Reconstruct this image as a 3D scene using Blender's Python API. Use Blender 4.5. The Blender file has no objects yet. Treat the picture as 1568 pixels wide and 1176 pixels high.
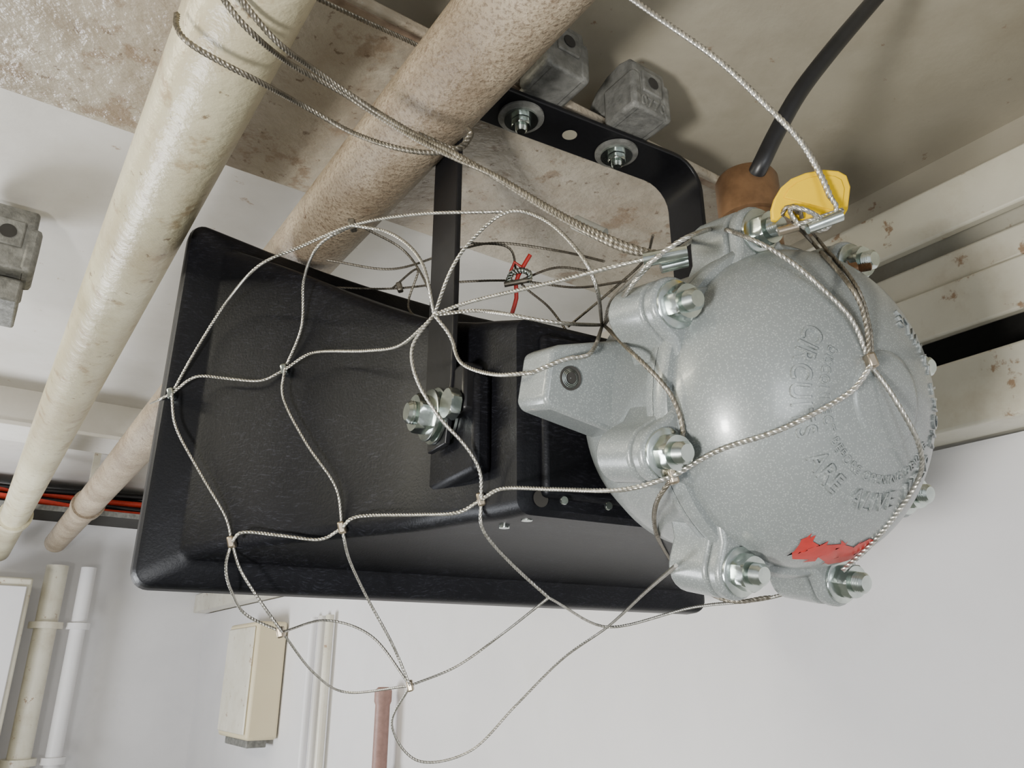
import bpy, bmesh, math, random
from mathutils import Vector, Matrix
from mathutils.bvhtree import BVHTree
random.seed(4)
EYE_H = 1.7
CP, SP = 0.936, 0.352
V = Vector
# ship axes (horizontal): A = fore-aft, B = athwartships
A = V((-0.569, 0.822, 0)); B = V((0.822, 0.569, 0)); UP = V((0, 0, 1))

def S(x, y, d):
    """camera-view pixel (x, y) at depth d -> room position"""
    u = (x-784)/1176; v = (588-y)/1176
    return V((u, CP - v*SP, SP + v*CP))*d
def AB(a, b, z): return A*a + B*b + UP*z

# ---------------------------------------------------------------- materials
def new_mat(name):
    m = bpy.data.materials.new(name); m.use_nodes = True
    nt = m.node_tree; b = nt.nodes['Principled BSDF']
    return m, nt, b
def N(nt, t, **k):
    n = nt.nodes.new(t)
    for a, v in k.items(): setattr(n, a, v)
    return n
def ramp(nt, src, stops):
    r = N(nt, 'ShaderNodeValToRGB')
    e = r.color_ramp.elements
    while len(e) < len(stops): e.new(0.5)
    for i, (p, c) in enumerate(stops):
        e[i].position = p; e[i].color = (c[0], c[1], c[2], 1)
    nt.links.new(src, r.inputs[0]); return r
def noise(nt, co, scale, detail=5, rough=.6, stretch=None):
    if stretch:
        mp = N(nt, 'ShaderNodeMapping'); mp.inputs['Scale'].default_value = stretch
        nt.links.new(co, mp.inputs[0]); co = mp.outputs[0]
    n = N(nt, 'ShaderNodeTexNoise'); n.inputs['Scale'].default_value = scale
    n.inputs['Detail'].default_value = detail; n.inputs['Roughness'].default_value = rough
    nt.links.new(co, n.inputs['Vector']); return n
def mixc(nt, fac, c1, c2, mode='MIX'):
    m = N(nt, 'ShaderNodeMix', data_type='RGBA', blend_type=mode)
    for s, i in ((fac, 0), (c1, 6), (c2, 7)):
        if hasattr(s, 'links'): nt.links.new(s, m.inputs[i])
        elif i == 0: m.inputs[0].default_value = s
        else: m.inputs[i].default_value = (*s, 1)
    return m.outputs[2]
def bump(nt, b, src, strength, dist):
    bp = N(nt, 'ShaderNodeBump'); bp.inputs['Strength'].default_value = strength
    bp.inputs['Distance'].default_value = dist
    nt.links.new(src, bp.inputs['Height']); nt.links.new(bp.outputs[0], b.inputs['Normal'])

def paint(name, c1, c2, scale=4, rough=.45, bs=.3, bd=.002, fine=60, layers=()):
    """layers: (scale, threshold, softness, colour, strength)"""
    m, nt, b = new_mat(name)
    co = N(nt, 'ShaderNodeTexCoord').outputs['Object']
    n1 = noise(nt, co, scale, 6, .62)
    col = ramp(nt, n1.outputs[0], [(.32, c1), (.68, c2)]).outputs[0]
    for ls, lt, soft, lc, st in layers:
        n2 = noise(nt, co, ls, 9, .68)
        f = ramp(nt, n2.outputs[0], [(lt, (0, 0, 0)), (lt+soft, (st, st, st))]).outputs[0]
        col = mixc(nt, f, col, lc)
    nt.links.new(col, b.inputs['Base Color'])
    b.inputs['Roughness'].default_value = rough
    n3 = noise(nt, co, fine, 4, .6); bump(nt, b, n3.outputs[0], bs, bd)
    return m
def flat(name, c, rough=.5, metal=0.0, c2=None, scale=80, bs=.1, bd=.0005, spec=.5):
    m, nt, b = new_mat(name)
    co = N(nt, 'ShaderNodeTexCoord').outputs['Object']
    n1 = noise(nt, co, scale, 4)
    c2 = c2 or tuple(x*.75 for x in c)
    nt.links.new(ramp(nt, n1.outputs[0], [(.3, c2), (.7, c)]).outputs[0], b.inputs['Base Color'])
    b.inputs['Roughness'].default_value = rough; b.inputs['Metallic'].default_value = metal
    b.inputs['Specular IOR Level'].default_value = spec
    bump(nt, b, n1.outputs[0], bs, bd)
    return m

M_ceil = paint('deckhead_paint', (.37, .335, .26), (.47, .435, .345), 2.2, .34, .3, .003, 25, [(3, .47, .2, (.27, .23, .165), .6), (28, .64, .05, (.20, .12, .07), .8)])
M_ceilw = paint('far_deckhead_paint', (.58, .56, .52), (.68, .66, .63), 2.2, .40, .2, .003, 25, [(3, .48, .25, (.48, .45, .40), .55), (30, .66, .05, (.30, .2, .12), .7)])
M_ceil_dirty = paint('dirty_beam_paint', (.34, .295, .225), (.50, .45, .365), 5, .32, 1.0, .006, 30, [(6, .46, .14, (.27, .215, .155), .6), (14, .57, .06, (.21, .14, .085), .65), (50, .60, .05, (.12, .075, .045), .75)])
M_cream = paint('cream_paint', (.60, .57, .46), (.76, .73, .62), 3, .32, .35, .002, 30, [(8, .5, .2, (.44, .36, .25), .5), (22, .61, .05, (.28, .15, .07), .8)])
M_white = paint('white_bulkhead', (.72, .71, .72), (.82, .81, .82), 2, .45, .15, .002, 20, [(4, .55, .2, (.64, .62, .60), .5)])
M_pipe1 = paint('old_cream_pipe_paint', (.42, .375, .24), (.66, .62, .45), 9, .34, .9, .003, 38, [(4.5, .47, .16, (.34, .28, .17), .75), (16, .57, .08, (.27, .18, .09), .65), (48, .62, .05, (.14, .085, .045), .8)])
M_pipe2 = paint('stained_pipe_paint', (.27, .215, .15), (.43, .355, .26), 9, .45, 1.0, .003, 130, [(5, .47, .14, (.20, .15, .10), .7), (260, .50, .10, (.13, .09, .058), .7), (38, .60, .06, (.12, .07, .042), .7)])
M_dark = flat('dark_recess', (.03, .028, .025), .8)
M_floor = paint('floor_paint', (.20, .22, .20), (.28, .30, .27), 3, .5)
M_edge = paint('brown_edge', (.14, .09, .06), (.36, .28, .2), 30, .5)
M_steel = flat('wire_rope_steel', (.60, .585, .54), .34, .85, (.26, .25, .22), 260)
M_steeld = flat('weathered_wire_rope', (.28, .255, .21), .42, .8, (.12, .108, .085), 200)
M_zinc = flat('zinc_plated_steel', (.68, .74, .70), .22, 1.0, (.44, .49, .47), 60)
M_galv = flat('galvanised_casting', (.28, .28, .26), .62, .4, (.13, .13, .12), 55, .9, .003)
M_brass = flat('tarnished_brass', (.33, .19, .10), .38, .7, (.15, .085, .045), 30, .3)
M_copper = flat('aged_ferrule', (.46, .39, .30), .32, .9)
M_rubber = flat('cable_rubber', (.013, .013, .015), .40, 0, (.008, .008, .009))
M_bracket = flat('black_powder_coat', (.008, .008, .010), .38, .0, (.005, .005, .006), 200, .15, spec=.35)
M_yellow = flat('yellow_tag_plastic', (.78, .50, .0), .6, 0, (.72, .45, .0), 20, spec=.1)
M_red = flat('red_plastic', (.45, .02, .015), .4)
M_oxide = flat('red_oxide_paint', (.34, .20, .17), .5)
M_sleeve = flat('clear_sleeve', (.50, .50, .45), .2, .2)
M_orange = flat('orange_cable', (.70, .05, .02), .5)
M_ypipe = flat('yellowed_enclosure', (.70, .62, .42), .5, 0, (.66, .57, .38), 3)

def mat_horn():
    m, nt, b = new_mat('scuffed_black_plastic')
    co = N(nt, 'ShaderNodeTexCoord').outputs['Object']
    wn = noise(nt, co, 14, 2)
    va = N(nt, 'ShaderNodeVectorMath', operation='SCALE'); va.inputs['Scale'].default_value = .035
    nt.links.new(wn.outputs['Color'], va.inputs[0])
    vb = N(nt, 'ShaderNodeVectorMath', operation='ADD'); nt.links.new(co, vb.inputs[0]); nt.links.new(va.outputs[0], vb.inputs[1])
    co2 = vb.outputs[0]
    n1 = noise(nt, co, 6, 4); n2 = noise(nt, co2, 80, 6, .7, (6, 6, .8)); n3 = noise(nt, co2, 130, 5, .7, (.8, .8, 5))
    base = ramp(nt, n1.outputs[0], [(.35, (.0025, .0026, .0035)), (.7, (.006, .006, .008))]).outputs[0]
    msk = noise(nt, co, 6, 3)
    sc = ramp(nt, n3.outputs[0], [(.53, (0, 0, 0)), (.78, (1, 1, 1))]).outputs[0]
    s2 = ramp(nt, n2.outputs[0], [(.60, (0, 0, 0)), (.88, (.7, .7, .7))]).outputs[0]
    mk_ = ramp(nt, msk.outputs[0], [(.42, (.10, .10, .10)), (.62, (1, 1, 1))]).outputs[0]
    s = mixc(nt, 1.0, mixc(nt, 1.0, sc, s2, 'ADD'), mk_, 'MULTIPLY')
    c = mixc(nt, s, base, (.042, .044, .058))
    nt.links.new(c, b.inputs['Base Color'])
    b.inputs['Roughness'].default_value = .46; b.inputs['Specular IOR Level'].default_value = .22
    b.inputs['Specular Tint'].default_value = (.88, .92, 1, 1)
    nf = noise(nt, co, 350, 3); bump(nt, b, nf.outputs[0], .3, .001)
    return m
M_horn = mat_horn()
def mat_hammer():
    m, nt, b = new_mat('grey_hammertone_enamel')
    co = N(nt, 'ShaderNodeTexCoord').outputs['Object']
    vo = N(nt, 'ShaderNodeTexVoronoi'); vo.inputs['Scale'].default_value = 620
    nt.links.new(co, vo.inputs['Vector'])
    n1 = noise(nt, co, 4, 4)
    c1 = ramp(nt, n1.outputs[0], [(.3, (.180, .200, .204)), (.7, (.220, .240, .238))]).outputs[0]
    f = ramp(nt, vo.outputs['Distance'], [(.12, (1, 1, 1)), (.42, (0, 0, 0))]).outputs[0]
    c = mixc(nt, f, c1, (.34, .37, .36))
    nt.links.new(c, b.inputs['Base Color'])
    b.inputs['Metallic'].default_value = .15; b.inputs['Roughness'].default_value = .34
    b.inputs['Coat Weight'].default_value = .25; b.inputs['Coat Roughness'].default_value = .10
    n4 = noise(nt, co, 160, 3); bump(nt, b, n4.outputs[0], .12, .0008)
    return m
M_hammer = mat_hammer()

# ---------------------------------------------------------------- mesh helpers
COLL_V, COLL_F = [], []
def root(name):
    e = bpy.data.objects.new(name, None); bpy.context.collection.objects.link(e)
    e.empty_display_size = .1; return e
def mk(name, verts, faces, mat, parent=None, collide=False, angle=35, bevel=0, bseg=2):
    me = bpy.data.meshes.new(name); me.from_pydata([tuple(v) for v in verts], [], faces); me.update()
    bm = bmesh.new(); bm.from_mesh(me); bmesh.ops.recalc_face_normals(bm, faces=bm.faces); bm.to_mesh(me); bm.free()
    for p in me.polygons: p.use_smooth = True
    me.set_sharp_from_angle(angle=math.radians(angle))
    me.materials.append(mat)
    o = bpy.data.objects.new(name, me); bpy.context.collection.objects.link(o)
    if parent: o.parent = parent
    if bevel:
        b = o.modifiers.new('bevel', 'BEVEL'); b.width = bevel; b.segments = bseg; b.limit_method = 'ANGLE'
        b.angle_limit = math.radians(40)
    if collide:
        k = len(COLL_V); COLL_V.extend([V(v) for v in verts]); COLL_F.extend([[i+k for i in f] for f in faces])
    return o
def frame(ax, ref=UP):
    ax = ax.normalized()
    if abs(ax.dot(ref)) > .95: ref = V((1, 0, 0))
    x = ref.cross(ax).normalized(); y = ax.cross(x); return x, y, ax
def lathe(name, c, ax, prof, mat, parent=None, seg=48, collide=False, caps=True, angle=35, ref=UP):
    """prof: list of (s, r)"""
    x, y, z = frame(ax, ref); vs = []; fs = []
    for s, r in prof:
        for i in range(seg):
            t = 2*math.pi*i/seg; vs.append(c + z*s + (x*math.cos(t)+y*math.sin(t))*r)
    for j in range(len(prof)-1):
        for i in range(seg):
            k = (i+1) % seg
            fs.append([j*seg+i, j*seg+k, (j+1)*seg+k, (j+1)*seg+i])
    if caps:
        fs.append(list(range(seg))); fs.append([(len(prof)-1)*seg+i for i in range(seg)])
    return mk(name, vs, fs, mat, parent, collide, angle)
def prism(name, pts, off, mat, parent=None, bevel=0, collide=False, bseg=2):
    """pts: polygon (world), extruded by vector off"""
    n = len(pts); vs = list(pts)+[p+off for p in pts]
    fs = [list(range(n)), list(range(n, 2*n))]+[[i, (i+1) % n, n+(i+1) % n, n+i] for i in range(n)]
    return mk(name, vs, fs, mat, parent, collide, bevel=bevel, bseg=bseg)
def obox(name, c, ax, h, mat, parent=None, bevel=0, collide=False):
    p = [c+ax[0]*(h[0]*i)+ax[1]*(h[1]*j)-ax[2]*h[2] for i, j in ((-1, -1), (1, -1), (1, 1), (-1, 1))]
    return prism(name, p, ax[2]*(2*h[2]), mat, parent, bevel, collide)
def catmull(P, n=14):
    out = []
    for i in range(len(P)-1):
        p0 = P[i-1] if i else P[0]*2-P[1]
        p1, p2 = P[i], P[i+1]
        p3 = P[i+2] if i+2 < len(P) else P[-1]*2-P[-2]
        for k in range(n):
            t = k/n
            out.append(.5*((2*p1)+(p2-p0)*t+(2*p0-5*p1+4*p2-p3)*t*t+(3*p1-p0-3*p2+p3)*t**3))
    out.append(P[-1].copy()); return out
def resample(P, step):
    L = [0]
    for i in range(1, len(P)): L.append(L[-1]+(P[i]-P[i-1]).length)
    n = max(2, int(L[-1]/step)); out = []; j = 0
    for k in range(n+1):
        s = L[-1]*k/n
        while j < len(P)-2 and L[j+1] < s: j += 1
        f = (s-L[j])/max(1e-9, L[j+1]-L[j]); out.append(P[j].lerp(P[j+1], min(1, max(0, f))))
    return out
def tube(name, P, r, mat, parent=None, lobes=0, pitch=.014, seg=12, step=None, amp=.17):
    if lobes: seg = lobes*4; step = step or .0016
    P = resample(P, step or .01); vs = []; fs = []
    x = None; s = 0
    for i, p in enumerate(P):
        t = (P[min(i+1, len(P)-1)]-P[max(i-1, 0)]).normalized()
        if x is None: x = t.orthogonal().normalized()
        x = (x-t*x.dot(t)).normalized(); y = t.cross(x)
        if i: s += (p-P[i-1]).length
        tw = 2*math.pi*s/pitch if lobes else 0
        for k in range(seg):
            a_ = 2*math.pi*k/seg
            rr = r*(1+amp*math.cos(lobes*a_)) if lobes else r
            vs.append(p+(x*math.cos(a_+tw)+y*math.sin(a_+tw))*rr)
    for j in range(len(P)-1):
        for i in range(seg):
            k = (i+1) % seg; fs.append([j*seg+i, j*seg+k, (j+1)*seg+k, (j+1)*seg+i])
    fs.append(list(range(seg))); fs.append([(len(P)-1)*seg+i for i in range(seg)])
    return mk(name, vs, fs, mat, parent, angle=75)
def hexnut(name, c, ax, R, h, mat, parent, stud=.0, washer=True, mw=None):
    x, y, z = frame(ax)
    if washer: lathe(name+'_washer', c, ax, [(0, R*1.28), (h*.16, R*1.28), (h*.2, R*1.22), (h*.2, 0.001)], mat, parent, 32)
    c = c+z*(h*.2)
    rot = random.random()
    vs = []; fs = []; seg = 36
    def hr(a, rmax):
        a = (a+rot) % (math.pi/3)-math.pi/6
        return min(R*math.cos(math.pi/6)/math.cos(a), rmax)
    prof = [(0, R*.93), (h*.12, R*1.01), (h*.86, R*1.01), (h, R*.88), (h, R*.5)]
    for s, rm in prof:
        for i in range(seg):
            a = 2*math.pi*i/seg; r = hr(a, rm); vs.append(c+z*s+(x*math.cos(a)+y*math.sin(a))*r)
    for j in range(len(prof)-1):
        for i in range(seg):
            k = (i+1) % seg; fs.append([j*seg+i, j*seg+k, (j+1)*seg+k, (j+1)*seg+i])
    fs.append([(len(prof)-1)*seg+i for i in range(seg)])
    mk(name, vs, fs, mat, parent, angle=25)
    if stud:
        pr = [(h*.5, R*.52)]; s = h
        while s < h+stud:
            pr += [(s, R*.50), (s+R*.07, R*.57), (s+R*.14, R*.50)]; s += R*.14
        pr += [(s+R*.08, R*.42)]
        lathe(name+'_stud', c, ax, pr, mat, parent, 24)

# ---------------------------------------------------------------- housing + horn
spk = root('explosion_proof_horn_loudspeaker')
F = V((.2215, .588, .2005)); a = V((.475, -.855, -.215)).normalized()
E1 = UP.cross(a).normalized(); E2 = a.cross(E1)
def H(e1, e2, s): return F+E1*e1+E2*e2+a*s
RB, RD, HD = .142, .126, .083
prof = [(-.004, .132), (.006, .134), (.010, .131)]
prof += [(.010+HD*math.sin(t), RD*math.cos(t)) for t in [i*math.pi/2/30 for i in range(0, 30)]]
prof += [(.010+HD, .0005)]
lathe('cover_dome', F, a, prof, M_hammer, spk, 96, True, angle=50)
def dome_s(r): return .010+HD*math.sqrt(max(0, 1-(r/RD)**2))
lathe('dome_logo_boss', F, a, [(dome_s(.034)-.002, .036), (dome_s(.034)+.0012, .034), (dome_s(.03)+.0012, .030), (dome_s(.02)+.001, .02), (dome_s(0)+.001, .001)], M_hammer, spk, 64, angle=60)
body = [(-.005, .132), (-.012, .132), (-.020, .126), (-.07, .125), (-.105, .119), (-.135, .105), (-.155, .084), (-.165, .058), (-.168, .045), (-.22, .045)]
lathe('rear_body', F, a, body, M_hammer, spk, 80, True, angle=50)
for i in range(8):
    th = math.radians(22.5+45*i); rd = E1*math.cos(th)+E2*math.sin(th); tg = a.cross(rd)
    out = [(.110, -.042), (.131, -.024)]
    out += [(RB+.0215*math.cos(p), .0215*math.sin(p)) for p in [math.radians(x) for x in range(-80, 81, 16)]]
    out += [(.131, .024), (.110, .042)]
    P = [F+rd*r+tg*w for r, w in out]
    prism('cover_lug_%d' % i, [p+a*.001 for p in P], a*.013, M_hammer, spk, .004, True, 3)
    prism('body_lug_%d' % i, [p-a*.042 for p in P], a*.0415, M_hammer, spk, .003, False, 3)
    hexnut('nut_%d' % i, F+rd*RB+a*.0145, a, .0142, .0115, M_zinc, spk, .006)
pts = [H(-.186, .022, -.110), H(-.178, .027, -.110), H(-.10, .048, -.110), H(-.10, -.038, -.110), H(-.183, -.024, -.110), H(-.188, -.018, -.110)]
prism('tapped_side_lug', pts, a*.045, M_hammer, spk, .006, True, 3)
c = H(-.166, .002, -.065)
lathe('tapped_hole', c, a, [(.0004, .0005), (.0004, .0078), (.0012, .0082), (.0014, .0096), (.0002, .0098)], M_dark, spk, 28, caps=False)
for k in range(3):
    lathe('hole_thread_%d' % k, c+a*.0006, a, [(k*.0003, .0078-.0012*k), (.0003+k*.0003, .0072-.0012*k)], M_zinc, spk, 28, caps=False)
hub = V((.227, .628, 0))
lathe('entry_boss', hub+UP*.29, UP, [(0, .040), (.04, .037), (.056, .035), (.058, .032)], M_hammer, spk, 48)
lathe('cable_gland', hub+UP*.35, UP, [(0, .0285), (.006, .0285), (.008, .0265), (.05, .0265), (.052, .0295), (.094, .0295), (.098, .0275), (.099, .012)], M_brass, spk, 48)
hexnut('earth_screw', S(1298, 414, .63), V((.9, -.25, .05)), .0062, .006, M_brass, spk, .010)
def wrap_text(txt, size, rho, th0, spread, parent, ext=.0007):
    cu = bpy.data.curves.new('t', 'FONT'); cu.body = txt; cu.size = size; cu.extrude = ext; cu.space_character = spread
    ob = bpy.data.objects.new('t', cu); bpy.context.collection.objects.link(ob)
    dg = bpy.context.evaluated_depsgraph_get()
    me = bpy.data.meshes.new_from_object(ob.evaluated_get(dg))
    bpy.data.objects.remove(ob)
    bm = bmesh.new(); bm.from_mesh(me)
    for v in bm.verts:
        th = math.radians(th0)+v.co.x/rho; r = rho-v.co.y
        s = dome_s(r)+v.co.z+.0002
        v.co = F+(E1*math.cos(th)+E2*math.sin(th))*r*(1+v.co.z*4)+a*s
    bm.to_mesh(me); bm.free(); me.materials.clear(); me.materials.append(M_hammer)
    o = bpy.data.objects.new('embossed_lettering', me); bpy.context.collection.objects.link(o); o.parent = parent
wrap_text('CIRCUITS  ARE  ALIVE  KEEP TIGHT WHILE', .0185, .079, 146, 1.12, spk, .0015)
wrap_text('DISCONNECT BEFORE OPENING DEVICE', .009, .060, 150, 1.2, spk, .0008)
vs = []; fs = []; nx, ny = 14, 6
for j in range(ny+1):
    for i in range(nx+1):
        th = math.radians(250+40*i/nx+2*math.sin(i*2.1+j)); r = .102+.017*j/ny+.0015*math.sin(i*3+j*5)
        vs.append(F+(E1*math.cos(th)+E2*math.sin(th))*r*1.004+a*(dome_s(r)+.0008))
for j in range(ny):
    for i in range(nx):
        if (i, j) in ((0, 0), (0, 5), (13, 0), (4, 0), (5, 0), (13, 5), (1, 0), (0, 4), (0, 3), (8, 0), (13, 1), (9, 0), (9, 1), (2, 0), (6, 5), (3, 0), (2, 1)): continue
        fs.append([j*(nx+1)+i, j*(nx+1)+i+1, (j+1)*(nx+1)+i+1, (j+1)*(nx+1)+i])
mk('torn_red_label', vs, fs, M_red, spk)

HC = V((.087, .853, 0)); ta = V((.485, -.874, 0)); nw = V((-.874, -.485, 0))
def HW(t, w, z): return HC+ta*t+nw*w+UP*z
st = [(.104, .143, .326, .141, .012, 0), (.10, .150, .332, .135, .014, 0), (.05, .156, .350, .137, .015, 0), (0, .165, .367, .141, .016, 0), (-.08, .19, .401, .143, .016, .004),
      (-.16, .25, .452, .142, .016, .018), (-.22, .315, .500, .137, .016, .032), (-.26, .36, .528, .130, .016, .042), (-.283, .386, .543, .124, .016, .044)]
fine = [st[0]]
W = [V(s[:3]) for s in st[1:]]; W2 = [V(s[3:6]) for s in st[1:]]
c1 = catmull(W, 6); c2 = catmull(W2, 6)
fine += [(*p, *q) for p, q in zip(c1, c2)]
fine += [(-.2845, .3875, .545, .122, .016, .044), (-.287, .391, .551, .117, .018, .044), (-.292, .424, .571, .098, .018, .044), (-.296, .431, .576, .094, .020, .044), (-.303, .434, .578, .092, .022, .044), (-.322, .435, .579, .091, .022, .044)]
def section(t, w, zt, zb, rc, bow):
    pts = []; zc = (zt+zb)/2; hh = (zt-zb)/2
    cs = [(w-rc, hh-rc, 0), (-(w-rc), hh-rc, 90), (-(w-rc), -(hh-rc), 180), (w-rc, -(hh-rc), 270)]
    for q, (cx, cz, a0) in enumerate(cs):
        for k in range(7):
            an = math.radians(a0+15*k); pts.append((cx+rc*math.cos(an), cz+rc*math.sin(an)))
        nx_ = cs[(q+1) % 4]; a1 = math.radians(a0+90)
        p = pts[-1]; e = (nx_[0]+rc*math.cos(a1), nx_[1]+rc*math.sin(a1))
        for k in range(1, 10): f = k/10; pts.append((p[0]+(e[0]-p[0])*f, p[1]+(e[1]-p[1])*f))
    out = []
    for x, z in pts:
        bw = bow*(1-min(1, abs(x)/w)**2)*(max(0, z)/hh if hh else 0)
        out.append(HW(t, x, zc+z-bw))
    return out
vs = []; fs = []; secs = [section(*f) for f in fine]; n = len(secs[0])
for s in secs: vs += s
for j in range(len(secs)-1):
    for i in range(n):
        k = (i+1) % n; fs.append([j*n+i, j*n+k, (j+1)*n+k, (j+1)*n+i])
fs.append(list(range(n)))
o = mk('flared_horn', vs, fs, M_horn, spk, True, 32)
so = o.modifiers.new('thick', 'SOLIDIFY'); so.thickness = .007; so.offset = -1
obox('throat_rear_plate', HW(.108, 0, .233), (nw, UP, ta), (.128, .082, .006), M_horn, spk, .005)
obox('pivot_boss_plate', HW(.0, .166, .232), (ta, UP, nw), (.062, .052, .010), M_horn, spk, .006)
obox('pivot_boss_block', HW(.035, .174, .268), (ta, UP, nw), (.022, .026, .012), M_bracket, spk, .004)
for w_ in (.11, .06, .0, -.06):
    hexnut('cover_screw', HW(.115, w_, .148), ta, .0042, .003, M_zinc, spk, 0, False)
for t_ in (.03, .075):
    hexnut('base_screw', HW(t_, .125, .1395), -UP, .006, .004, M_zinc, spk, 0, False)
lathe('drain_hole', HW(.1045, .128, .150), ta, [(.0, .001), (.001, .006), (.0015, .008)], M_dark, spk, 20)

# ---------------------------------------------------------------- bracket
br = root('mounting_bracket')
ZB = .68; zl = .215; half = .186; rc = .045; th = .0065
cl = [(half, zl)]
cl += [(half, zl+(ZB-rc-zl)*k/6) for k in range(1, 7)]
cl += [(half-rc+rc*math.cos(x), ZB-rc+rc*math.sin(x)) for x in [math.radians(d) for d in range(15, 91, 15)]]
cl += [(half-rc-(2*half-2*rc)*k/8, ZB) for k in range(1, 9)]
cl += [(-half+rc+rc*math.cos(x), ZB-rc+rc*math.sin(x)) for x in [math.radians(d) for d in range(105, 181, 15)]]
cl += [(-half, ZB-rc-(ZB-rc-zl)*k/6) for k in range(1, 7)]
vs = []; fs = []; m_ = len(cl)
for i, (w_, z_) in enumerate(cl):
    p = V(cl[max(0, i-1)]+(0,)); q = V(cl[min(m_-1, i+1)]+(0,)); d = (q-p).normalized(); nn = V((-d.y, d.x, 0))
    hw = .034
    if i == 0 or i == m_-1: hw = .022
    for sx, sn in ((-hw, -1), (hw, -1), (hw, 1), (-hw, 1)):
        vs.append(HW(sx, w_+nn.x*th/2*sn, z_+nn.y*th/2*sn))
for j in range(m_-1):
    for i in range(4):
        k = (i+1) % 4; fs.append([j*4+i, j*4+k, j*4+4+k, j*4+4+i])
fs += [[0, 1, 2, 3], [(m_-1)*4+i for i in range(4)]]
mk('u_strap', vs, fs, M_bracket, br, angle=40, bevel=.0015)
pc = HW(0, half+.004, .250)
lathe('pivot_washer_outer', pc, nw, [(0, .030), (.003, .030), (.0035, .028), (.0035, .001)], M_zinc, br, 40)
lathe('pivot_spring_washer', pc+nw*.0035, nw, [(0, .021), (.004, .021), (.004, .001)], M_zinc, br, 40)
hexnut('pivot_nut', pc+nw*.0075, nw, .0215, .015, M_zinc, br, .006)
lathe('pivot_washer_inner', HW(0, half-.006, .250), -nw, [(0, .028), (.003, .028), (.003, .001)], M_zinc, br, 40)
lathe('pivot_bolt', HW(0, half+.01, .250), -nw, [(0, .011), (.05, .011)], M_zinc, br, 24)
hexnut('lock_nut', HW(.044, .186, .250), nw, .017, .011, M_zinc, br, 0, False)
for w_ in (half-.10, half-.252):
    c = HW(0, w_, ZB-.004)
    lathe('mount_washer', c, -UP, [(0, .030), (.003, .030), (.004, .028), (.004, .001)], M_galv, br, 40)
    lathe('mount_washer_s', c-UP*.004, -UP, [(0, .022), (.003, .022), (.003, .001)], M_zinc, br, 40)
    hexnut('mount_bolt', c-UP*.006, -UP, .0135, .009, M_zinc, br, .004, False)
lathe('spare_hole', HW(0, half-.175, ZB-.0036), -UP, [(0, .001), (.0004, .010)], M_ceil, br, 28)

# ---------------------------------------------------------------- beam clamps
def clamp(name, base_a, base_b, z0, txt=None, sc=1.0):
    r = root(name)
    prof = [(-.075, -.012), (.03, -.012), (.03, .004-.006), (-.012, -.002), (-.016, .0), (-.016, .016), (-.012, .018), (.028, .018), (.028, .040), (.005, .066), (-.020, .077), (-.045, .080), (-.064, .074), (-.073, .062), (-.075, .045)]
    P = [AB(base_a+x*sc, base_b-.028*sc, z0+z*sc) for x, z in prof]
    prism('casting', P, B*(.056*sc), M_galv, r, .007*sc, False, 4)
    for sg in (-1, 1):
        obox('side_rib', AB(base_a-.046*sc, base_b+sg*.026*sc, z0+.018*sc), (A, B, UP), (.030*sc, .009*sc, .030*sc), M_galv, r, .006*sc)
    obox('front_pad', AB(base_a-.075*sc, base_b, z0+.034*sc), (B, UP, A), (.017*sc, .017*sc, .003*sc), M_galv, r, .002*sc)
    fc = AB(base_a-.0782*sc, base_b, z0+.034*sc)
    lathe('bolt_hole', fc, -A, [(.0, .001), (.0006, .0075*sc), (.0010, .0088*sc)], M_dark, r, 24)
    if txt:
        cu = bpy.data.curves.new('t', 'FONT'); cu.body = txt; cu.size = .022; cu.extrude = .0015; cu.align_x = 'CENTER'
        ob = bpy.data.objects.new('cast_numerals', cu); bpy.context.collection.objects.link(ob)
        cu.materials.append(M_galv)
        ob.matrix_world = Matrix(((B.x, 0, -A.x, 0), (B.y, 0, -A.y, 0), (0, 1, 0, 0), (0, 0, 0, 1)))
        ob.location = AB(base_a-.0755*sc, base_b, z0-.006); ob.parent = r
    return r
EA = .632
clamp('beam_clamp', EA+.016, HW(0, half-.110, 0).dot(B), .699, None, 1.0)
clamp('beam_clamp', EA+.010, HW(0, half-.248, 0).dot(B), .699, '0770', 1.0)

# ---------------------------------------------------------------- pipes
p1 = S(380, 0, .676); p2 = S(797, 0, .742)
rp1 = root('overhead_pipe'); o = lathe('pipe_body', p1, A, [(-.9, .048), (4.0, .048)], M_pipe1, rp1, 64, True)
rp2 = root('overhead_pipe'); o = lathe('pipe_body', p2, A, [(-.9, .0505), (4.0, .0505)], M_pipe2, rp2, 64, True)
for rp, p, mt in ((rp1, p1, M_pipe1), (rp2, p2, M_pipe2)):
    for l in (2.9,):
        lathe('pipe_clamp_band', p+A*l, A, [(-.03, .050), (-.03, .059), (.03, .059), (.03, .050)], mt, rp, 48)
        obox('hanger', p+A*l+UP*(.05+(.82-p.z-.05)/2), (A, B, UP), (.012, .012, (.82-p.z-.05)/2), M_cream, rp)

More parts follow.
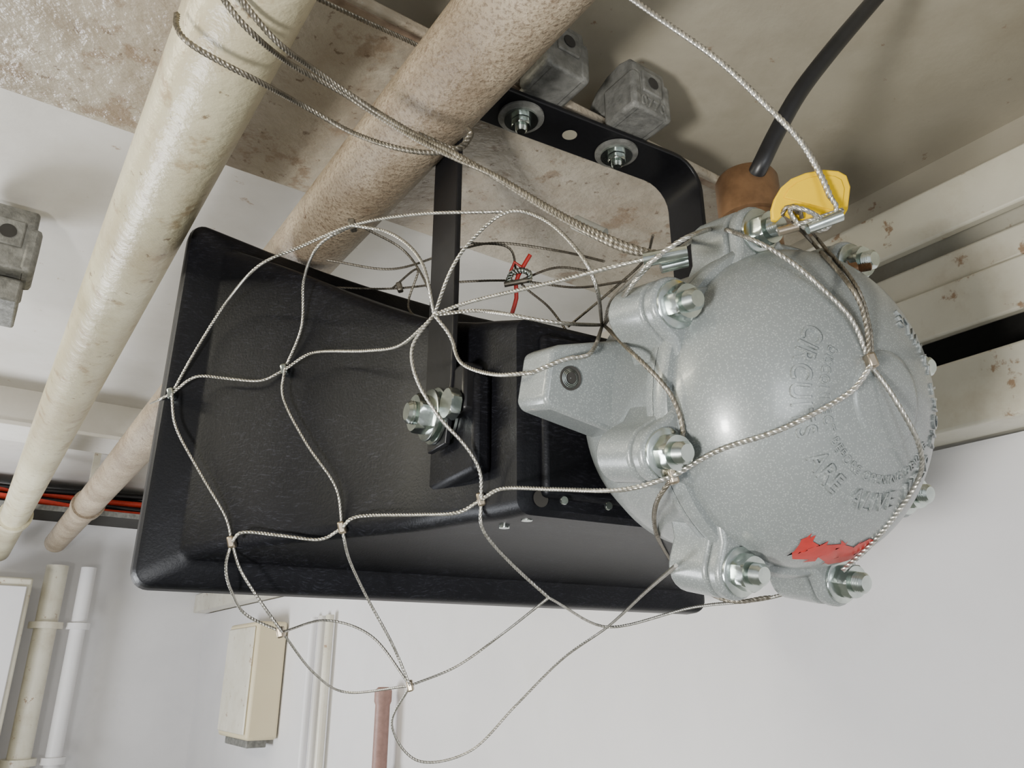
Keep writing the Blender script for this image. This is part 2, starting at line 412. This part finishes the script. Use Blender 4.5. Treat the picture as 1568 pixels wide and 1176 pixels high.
# ---------------------------------------------------------------- room
ZC = .82; BR = 1.15; BL = -3.0; A0 = -1.6; A1 = 4.7
def abox(name, a0, a1, b0, b1, z0, z1, mat, parent=None, bevel=0):
    return obox(name, AB((a0+a1)/2, (b0+b1)/2, (z0+z1)/2), (A, B, UP), ((a1-a0)/2, (b1-b0)/2, (z1-z0)/2), mat, parent, bevel)
ce = root('ceiling')
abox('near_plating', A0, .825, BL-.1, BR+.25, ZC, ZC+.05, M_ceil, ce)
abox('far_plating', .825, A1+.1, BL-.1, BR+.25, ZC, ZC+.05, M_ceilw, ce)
abox('floor', A0, A1+.1, BL-.1, BR+.25, -EYE_H-.05, -EYE_H, M_floor)
abox('wall_far', A1, A1+.08, BL-.1, BR+.25, -EYE_H, ZC, M_white)
abox('wall_left', A0, A1, BL-.08, BL, -EYE_H, ZC, M_white)
abox('wall_right', A0, A1, BR, BR+.06, -EYE_H, .31, M_white)
lb = root('longitudinal_stiffener')
abox('face_plate_low', A0, A1, 1.08, BR-.001, .314, .412, M_cream, lb, .005)
abox('low_web', A0, A1, 1.12, 1.28, .318, .33, M_cream, lb)
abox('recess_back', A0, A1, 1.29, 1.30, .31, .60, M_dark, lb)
abox('face_plate_mid', A0, A1, 1.10, 1.118, .462, .538, M_cream, lb, .004)
abox('mid_web', A0, A1, 1.118, 1.29, .534, .545, M_cream, lb)
abox('mid_flange', A0, A1, 1.135, 1.24, .553, .603, M_cream, lb, .005)
abox('face_plate_top', A0, A1, 1.11, 1.13, .622, .706, M_cream, lb, .004)
abox('recess_top', A0, A1, 1.20, 1.215, .59, .72, M_cream, lb)
abox('top_web', A0, A1, 1.13, 1.29, .704, .716, M_cream, lb)
abox('upper_strake', A0, A1, 1.22, 1.24, .72, ZC, M_ceil, lb)
b1 = root('deck_beam')
abox('bottom_flange', .632, 1.02, BL, 1.07, .70, .714, M_ceil_dirty, b1, .003)
abox('web', .82, .834, BL, 1.07, .714, ZC, M_ceil_dirty, b1)
abox('edge_strip', .640, .649, BL, 1.07, .698, .7005, M_edge, b1)  # thin mottled dark-brown strip beneath the near flange edge
b2 = root('deck_beam')
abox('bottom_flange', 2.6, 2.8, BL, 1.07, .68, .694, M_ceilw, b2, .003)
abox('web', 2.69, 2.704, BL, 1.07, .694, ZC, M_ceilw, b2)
pl = S(30, 440, 1.45)
cc = clamp('beam_clamp', pl.dot(A), pl.dot(B)-.035, pl.z, None, 1.5)
obox('hanger_bar', AB(pl.dot(A)-.01, pl.dot(B)-.035, (pl.z+.1+ZC)/2), (A, B, UP), (.02, .02, (ZC-pl.z-.1)/2), M_cream, cc)
obox('lower_jaw', AB(pl.dot(A)-.02, pl.dot(B)-.035, pl.z-.045), (A, B, UP), (.07, .04, .022), M_galv, cc, .005)

# far end equipment
cab = root('electrical_cabinet')
abox('body', 4.35, 4.66, .02, .26, -1.1, .42, M_cream, cab, .01)
abox('door', 4.335, 4.35, .04, .24, -1.06, .38, M_white, cab, .004)
abox('handle', 4.31, 4.335, .06, .075, -.4, -.3, M_galv, cab, .003)
dr = root('door_1')
abox('leaf', 4.62, 4.66, -.85, -.15, -1.65, .38, M_cream, dr, .01)
abox('frame_l', 4.60, 4.68, -.92, -.85, -1.69, .45, M_ceilw, dr); abox('frame_r', 4.60, 4.68, -.15, -.08, -1.69, .45, M_ceilw, dr)
abox('frame_t', 4.60, 4.68, -.92, -.08, .38, .45, M_ceilw, dr)
tray = root('cable_tray')
abox('tray', 3.9, 4.2, -2.8, .95, .668, .676, M_dark, tray); abox('tray_lip', 3.89, 3.9, -2.8, .95, .664, .686, M_galv, tray)
abox('tray_back', 4.2, 4.21, -2.8, .95, .668, .81, M_dark, tray)
for bq in (-2, -1, 0, .7): abox('hanger', 4.05, 4.07, bq, bq+.02, .676, ZC, M_galv, tray)
for k, (mt, zz) in enumerate(((M_orange, .705), (M_rubber, .70), (M_rubber, .72), (M_orange, .755), (M_rubber, .78))):
    P = [AB(3.95+.03*math.sin(i+k)+k*.02, -2.7+.24*i, zz+.010*math.sin(i*1.3+k*2)) for i in range(15)]
    tube('tray_cable_%d' % k, catmull(P, 8), .013, mt, tray)
for nm, bb, mt, rr in (('riser_pipe', .36, M_cream, .05), ('riser_pipe', .50, M_white, .035)):
    r = root(nm); lathe('riser', AB(4.5, bb, -EYE_H), UP, [(0, rr), (.5+EYE_H, rr)], mt, r, 32)
    for zz in (.6, 1.3, 1.9): lathe('flange', AB(4.5, bb, -EYE_H+zz), UP, [(0, rr), (0, rr*1.5), (.03, rr*1.5), (.03, rr)], mt, r, 32)
# fittings on the right-hand bulkhead, low down
jb = root('junction_box')
abox('enclosure', 3.3, 3.7, 1.02, 1.145, -.25, .20, M_ypipe, jb, .012); abox('lid', 3.32, 3.68, 1.01, 1.02, -.23, .18, M_cream, jb, .006)
abox('gland_strip', 3.35, 3.65, 1.04, 1.12, -.28, -.25, M_galv, jb, .004)
fp = root('fire_main_pipe')
lathe('riser', AB(2.27, 1.10, -EYE_H), UP, [(0, .022), (EYE_H-.09, .022), (EYE_H-.08, .026), (EYE_H-.05, .026), (EYE_H-.04, .016)], M_oxide, fp, 32)
lathe('bracket_ring', AB(2.27, 1.10, -.3), UP, [(0, .022), (0, .030), (.03, .030), (.03, .022)], M_galv, fp, 32)
abox('wall_foot', 2.255, 2.285, 1.12, 1.149, -.3, -.27, M_galv, fp)
pp = root('conduit_run')
for k, aa in enumerate((2.8, 2.87, 2.96)):
    lathe('conduit_%d' % k, AB(aa, 1.125, -EYE_H), UP, [(0, .015), (EYE_H+.2, .015)], (M_cream, M_ceilw, M_white)[k], pp, 24)

# ---------------------------------------------------------------- wires
bvh = BVHTree.FromPolygons(COLL_V, COLL_F)
def surf(x, y, default):
    d = S(x, y, 1); L = d.length
    h = bvh.ray_cast(V((0, 0, 0)), d.normalized())
    return (h[3]/L) if h[0] is not None else default
def wire(name, spec, r, mat, parent, free=False, win=7, pitch=None):
    P = []
    for q in spec:
        x, y = q[0], q[1]
        d = q[2] if len(q) > 2 else surf(x, y, .9)-r*1.5
        P.append(S(x, y, d))
    C = resample(catmull(P, 14), .006)
    if not free:
        D = []
        for p in C:
            L = p.length; h = bvh.ray_cast(V((0, 0, 0)), p.normalized())
            if h[0] is not None and h[3]-r*1.6 < L: L = h[3]-r*1.6
            D.append(L)
        n_ = len(D)
        mn = [min(D[max(0, i-win):i+win+1]) for i in range(n_)]
        av = [sum(mn[max(0, i-win):i+win+1])/len(mn[max(0, i-win):i+win+1]) for i in range(n_)]
        C = [p.normalized()*l for p, l in zip(C, av)]
        C = catmull(C[::2]+([C[-1]] if len(C) % 2 == 0 else []), 4)
    return tube(name, C, r, mat, parent, lobes=5, pitch=pitch or .020)
def ferrule(c, d, sz, mat, parent, name='ferrule'):
    x, y, z = frame(d); obox(name, c, (x, y, z), (sz*.9, sz*.6, sz), mat, parent, sz*.3)

sling = root('safety_sling_wire')
RW = .0023
wire('leg_a', [(325, -25, .60), (375, 40, .62), (440, 95, .72), (520, 140, .76), (600, 190, .74), (650, 219, .71), (700, 243, .68), (760, 270, .66), (830, 312, .63), (890, 345, .60), (960, 376, .57), (1015, 392, .55)], RW, M_steeld, sling)
wire('leg_b', [(350, -25, .60), (420, 60, .64), (480, 106, .72), (560, 160, .74), (640, 208, .72), (680, 226, .69), (705, 240, .675), (765, 275, .66), (830, 316, .63), (890, 350, .60), (960, 383, .57), (1010, 388, .55)], RW, M_steeld, sling)
wire('choker', [(271, 22, .70), (271, 42, .66), (290, 66, .64), (340, 96, .64), (400, 127, .69), (470, 165, .78), (540, 203, .77), (610, 227, .74), (670, 234, .72), (706, 224, .73), (722, 203, .77)], RW, M_steeld, sling)
wire('choker_back', [(480, -5, .78), (560, 33, .82), (640, 70, .87), (700, 105, .89)], RW, M_steeld, sling, True)
wire('choker_return', [(640, 205, .73), (700, 228, .73), (722, 206, .79), (716, 196, .83)], RW, M_steeld, sling)
sl = resample([S(880, 340, .60), S(925, 361, .588)], .01)
tube('clear_sleeve', sl, .0058, M_sleeve, sling, seg=16)
tube('swage', resample([S(985, 398, .545), S(1052, 386, .54)], .01), .0052, M_zinc, sling, seg=16)
tube('swage_small', resample([S(1012, 410, .55), S(1052, 400, .55)], .01), .0042, M_zinc, sling, seg=16)

lan = root('safety_lanyard')
wire('rope', [(935, -25, .62), (1010, 28, .60), (1100, 92, .58), (1170, 158, .565), (1225, 215, .555), (1255, 265, .55), (1272, 303, .548)], .0020, M_steel, lan, True)
wire('eye_a', [(1272, 303, .548), (1282, 322, .548), (1262, 352, .55), (1225, 345, .55), (1208, 318, .548), (1235, 322, .54), (1262, 338, .545)], .0016, M_steel, lan, True)
wire('eye_b', [(1190, 352, .56), (1235, 340, .545), (1290, 322, .55)], .0018, M_steel, lan, True)
tube('swage', resample([S(1236, 350, .545), S(1288, 330, .545)], .01), .0042, M_zinc, lan, seg=18)
tube('swage_brass', resample([S(1192, 355, .552), S(1222, 347, .55)], .01), .0032, M_copper, lan, seg=18)

tag = root('yellow_inspection_tag')
ol = [(1183, 336), (1182, 320), (1187, 303), (1197, 286), (1212, 273), (1234, 264), (1262, 259), (1284, 261), (1297, 268), (1303, 286), (1299, 320), (1293, 330), (1270, 326), (1242, 336), (1218, 336), (1203, 326), (1191, 338)]
P = [S(x, y, .556+.00012*(x-1240)) for x, y in ol]
prism('tag_plate', P, V((.0, .005, .001)), M_yellow, tag, .0012)
ol2 = [(1240+(x-1240)*.8+3, 298+(y-298)*.78) for x, y in ol[2:12]]
prism('raised_panel', [S(x, y, .5545+.00012*(x-1240)) for x, y in ol2], V((.0, .002, .0)), M_yellow, tag, .0006)
wire('tag_tie', [(1196, 330, .552), (1205, 316, .548), (1222, 318, .548), (1228, 334, .552)], .0014, M_steeld, tag, True)

cab2 = root('supply_cable')
tube('cable', catmull([S(1365, -30, .80), S(1330, 10, .78), (S(1275, 75, .75)), S(1225, 140, .73), S(1188, 205, .72), S(1160, 262, .715), hub+UP*.44, hub+UP*.40], 12), .0080, M_rubber, cab2, seg=20)

net = root('safety_net')
R1 = .0016
K3 = (665, 482, .76)
strands = [
 [(230, 618), (263, 603)],
 [(263, 603), (300, 577), (350, 580), (400, 583), (436, 566)],
 [(436, 566), (480, 540), (560, 537, .86), (610, 530, .82), (648, 500, .78), K3],
 [(263, 603), (298, 540), (345, 465), (395, 408, .90), (460, 378, .90), (540, 345, .88), (640, 328, .82), (770, 324, .76)],
 [(436, 566), (462, 500), (465, 430), (488, 376, .88), (540, 345, .88)],
 [(263, 603), (270, 655), (310, 730), (345, 790), (355, 830)],
 [(436, 566), (434, 610), (470, 680), (514, 745), (524, 808)],
 [(355, 830), (372, 815), (430, 820), (490, 826), (524, 808)],
 [(524, 808), (548, 791), (640, 788), (700, 785), (737, 765, .75)],
 [(737, 765, .75), (770, 748, .72), (850, 749, .66), (950, 750, .58), (1030, 730)],
 [K3, (632, 530, .76), (638, 580, .75), (672, 638, .73), (712, 682, .73), (735, 722, .74), (737, 765, .75)],
 [K3, (690, 515, .75), (706, 555, .73), (755, 573, .68), (815, 571)],
 [K3, (720, 462, .72), (850, 431, .64), (960, 403, .57), (1030, 388, .545)],
 [K3, (740, 476, .74), (850, 494, .66), (925, 498)],
 [K3, (690, 415, .76), (722, 368, .76), (775, 325, .76), (830, 334, .74), (880, 378, .70), (912, 435, .66), (922, 500)],
 [K3, (645, 400, .80), (600, 358, .85), (540, 345, .88)],
 [(922, 500), (905, 540, .62), (865, 550, .62), (815, 571)],
 [(355, 830), (368, 872), (398, 920), (432, 968, .95)],
 [(355, 830), (346, 865), (352, 900), (375, 940, 1.0), (432, 968, .95)],
 [(524, 808), (534, 855), (562, 915, .95), (600, 985, .97), (628, 1050, .98)],
 [(737, 765, .75), (740, 812, .78), (785, 865, .80), (840, 915, .84)],
]
for i, s in enumerate(strands): wire('strand_%d' % i, s, R1, M_steel, net)
R2 = .0016
hs = [
 [(1030, 388, .545), (1090, 350), (1140, 362), (1210, 400), (1270, 452), (1308, 495), (1333, 560)],
 [(1212, 335, .55), (1250, 378), (1300, 435), (1325, 490), (1333, 560)],
 [(1215, 318, .545), (1262, 378), (1306, 430), (1330, 495), (1336, 556)],
 [(1333, 560), (1300, 602), (1200, 656), (1100, 690), (1030, 730)],
 [(1333, 560), (1368, 608), (1408, 685), (1403, 740, .60), (1345, 822, .62), (1290, 874, .62)],
 [(1030, 730), (1046, 670), (1035, 620), (1010, 582), (960, 532), (925, 498)],
 [(1030, 730), (1003, 778), (1008, 825), (1035, 868), (1100, 915, .66), (1180, 915, .68)],
 [(925, 498), (935, 462), (985, 412, .55), (1012, 390, .55)],
 [(925, 498), (965, 440, .58), (1000, 400, .56)],
 [(1012, 388, .55), (1060, 360, .54), (1110, 344)],
]
for i, s in enumerate(hs): wire('housing_strand_%d' % i, s, R2 if i != 2 else .0014, M_steeld if i in (1, 2, 5, 6) else M_steel, net)
far = [
 [(500, 398, 1.05), (600, 412, 1.05), (690, 386, 1.0), (760, 372, .98), (860, 385, .95), (925, 400, .85)],
 [(500, 440, 1.1), (600, 442, 1.1), (700, 432, 1.05), (790, 430, 1.02), (880, 440, .98), (960, 430, .85)],
 [(600, 442, 1.1), (640, 412, 1.06), (625, 470, 1.06), (660, 500, 1.02)],
 [(720, 372, 1.0), (780, 380, 1.0), (795, 430, 1.02), (840, 470, 1.0), (870, 510, .98)],
 [(560, 350, 1.0), (620, 385, 1.02), (655, 440, 1.0), (670, 500, 1.0)],
 [(870, 500, .95), (930, 450, .9), (985, 400, .85), (1000, 360, .8)],
 [(795, 430, 1.02), (850, 410, .98), (905, 415, .95)],
 # under the horn
 [(432, 968, .95), (500, 950, 1.0), (570, 975, 1.0), (628, 1050, .98)],
 [(628, 1050, .98), (600, 1110, 1.0), (640, 1165, 1.0), (720, 1150, 1.0), (790, 1080, 1.0)],
 [(628, 1050, .98), (700, 1020, 1.0), (770, 970, .98), (840, 915, .84)],
 [(790, 1080, 1.0), (860, 1010, .98), (930, 960, .92), (990, 905, .72), (1035, 866, .54)],
 [(432, 968, .95), (480, 1030, 1.0), (530, 1060, 1.05), (628, 1050, .98)],
 [(840, 915, .84), (930, 960, .92), (1060, 930, .8), (1180, 915, .68), (1290, 874, .62)],
]
for i, s in enumerate(far): wire('back_strand_%d' % i, s, R1*.9, M_steeld if i < 7 else M_steel, net, True)
for x, y, d, mt in ((263, 603, None, M_zinc), (436, 566, None, M_zinc), (355, 830, None, M_copper), (524, 808, None, M_copper), (737, 765, .747, M_copper),
                    (1030, 730, None, M_copper), (1333, 553, None, M_copper), (540, 345, .88, M_steeld), (628, 1050, .98, M_copper), (430, 968, .95, M_copper), (612, 440, 1.09, M_steeld)):
    dd = d if d else surf(x, y, .9)-.006
    ferrule(S(x, y, dd), V((.25, .1, -1)), .0068 if dd > .7 else .0054, mt, net)
rt = root('red_cable_tie'); tube('tie', catmull([S(812, 390, 1.0), S(800, 410, 1.0), S(790, 432, 1.0), S(791, 455, 1.0), S(784, 480, 1.0)], 8), .0028, M_red, rt)
tube('tie_tail', catmull([S(800, 410, 1.0), S(786, 402, 1.0), S(780, 430, 1.0)], 8), .0022, M_red, rt)
sk = root('net_shackle')
wire('bow', [(778, 432, .99), (784, 418, .99), (800, 414, .99), (812, 420, .99), (808, 432, .99)], .0035, M_zinc, sk, True)
tube('pin', resample([S(772, 436, .99), S(814, 428, .99)], .01), .0035, M_steeld, sk)

# ---------------------------------------------------------------- lights, world, camera
def area(name, loc, target, size, power, col, sy=None):
    l = bpy.data.lights.new(name, 'AREA'); l.energy = power; l.color = col; l.size = size
    if sy: l.shape = 'RECTANGLE'; l.size_y = sy
    o = bpy.data.objects.new(name, l); bpy.context.collection.objects.link(o)
    o.location = loc; o.rotation_euler = (target-loc).to_track_quat('-Z', 'Y').to_euler(); return o
area('work_light', V((-.45, -.30, -.30)), V((.1, .8, .4)), .14, 23, (1, .97, .91))
area('fluorescent_light', AB(1.3, -1.0, .70), AB(1.3, -.2, .2), 1.2, 20, (1, .93, .72), .12)
area('passage_light', V((.7, -.9, -.1)), V((.4, .8, .3)), .5, 7, (.93, .97, 1))
area('compartment_light', AB(3.0, -1.0, -.6), AB(2.6, 0, 1.0), .9, 72, (.95, .97, 1))
w = bpy.data.worlds.new('World'); bpy.context.scene.world = w; w.use_nodes = True
w.node_tree.nodes['Background'].inputs[0].default_value = (.95, .97, 1, 1)
w.node_tree.nodes['Background'].inputs[1].default_value = .62
cam = bpy.data.cameras.new('camera'); cam.lens = 27; cam.sensor_width = 36; cam.clip_start = .01
co = bpy.data.objects.new('camera', cam); bpy.context.collection.objects.link(co)
co.rotation_euler = (math.pi/2+math.asin(SP), 0, 0)
bpy.context.scene.camera = co
# stand everything on the deck and square the ship axes to the world axes
T = Matrix.Translation((0, 0, EYE_H)) @ Matrix.Rotation(-math.atan2(B.y, B.x), 4, 'Z')
bpy.context.view_layer.update()
for o in bpy.context.scene.objects:
    if o.parent is None: o.matrix_world = T @ o.matrix_basis
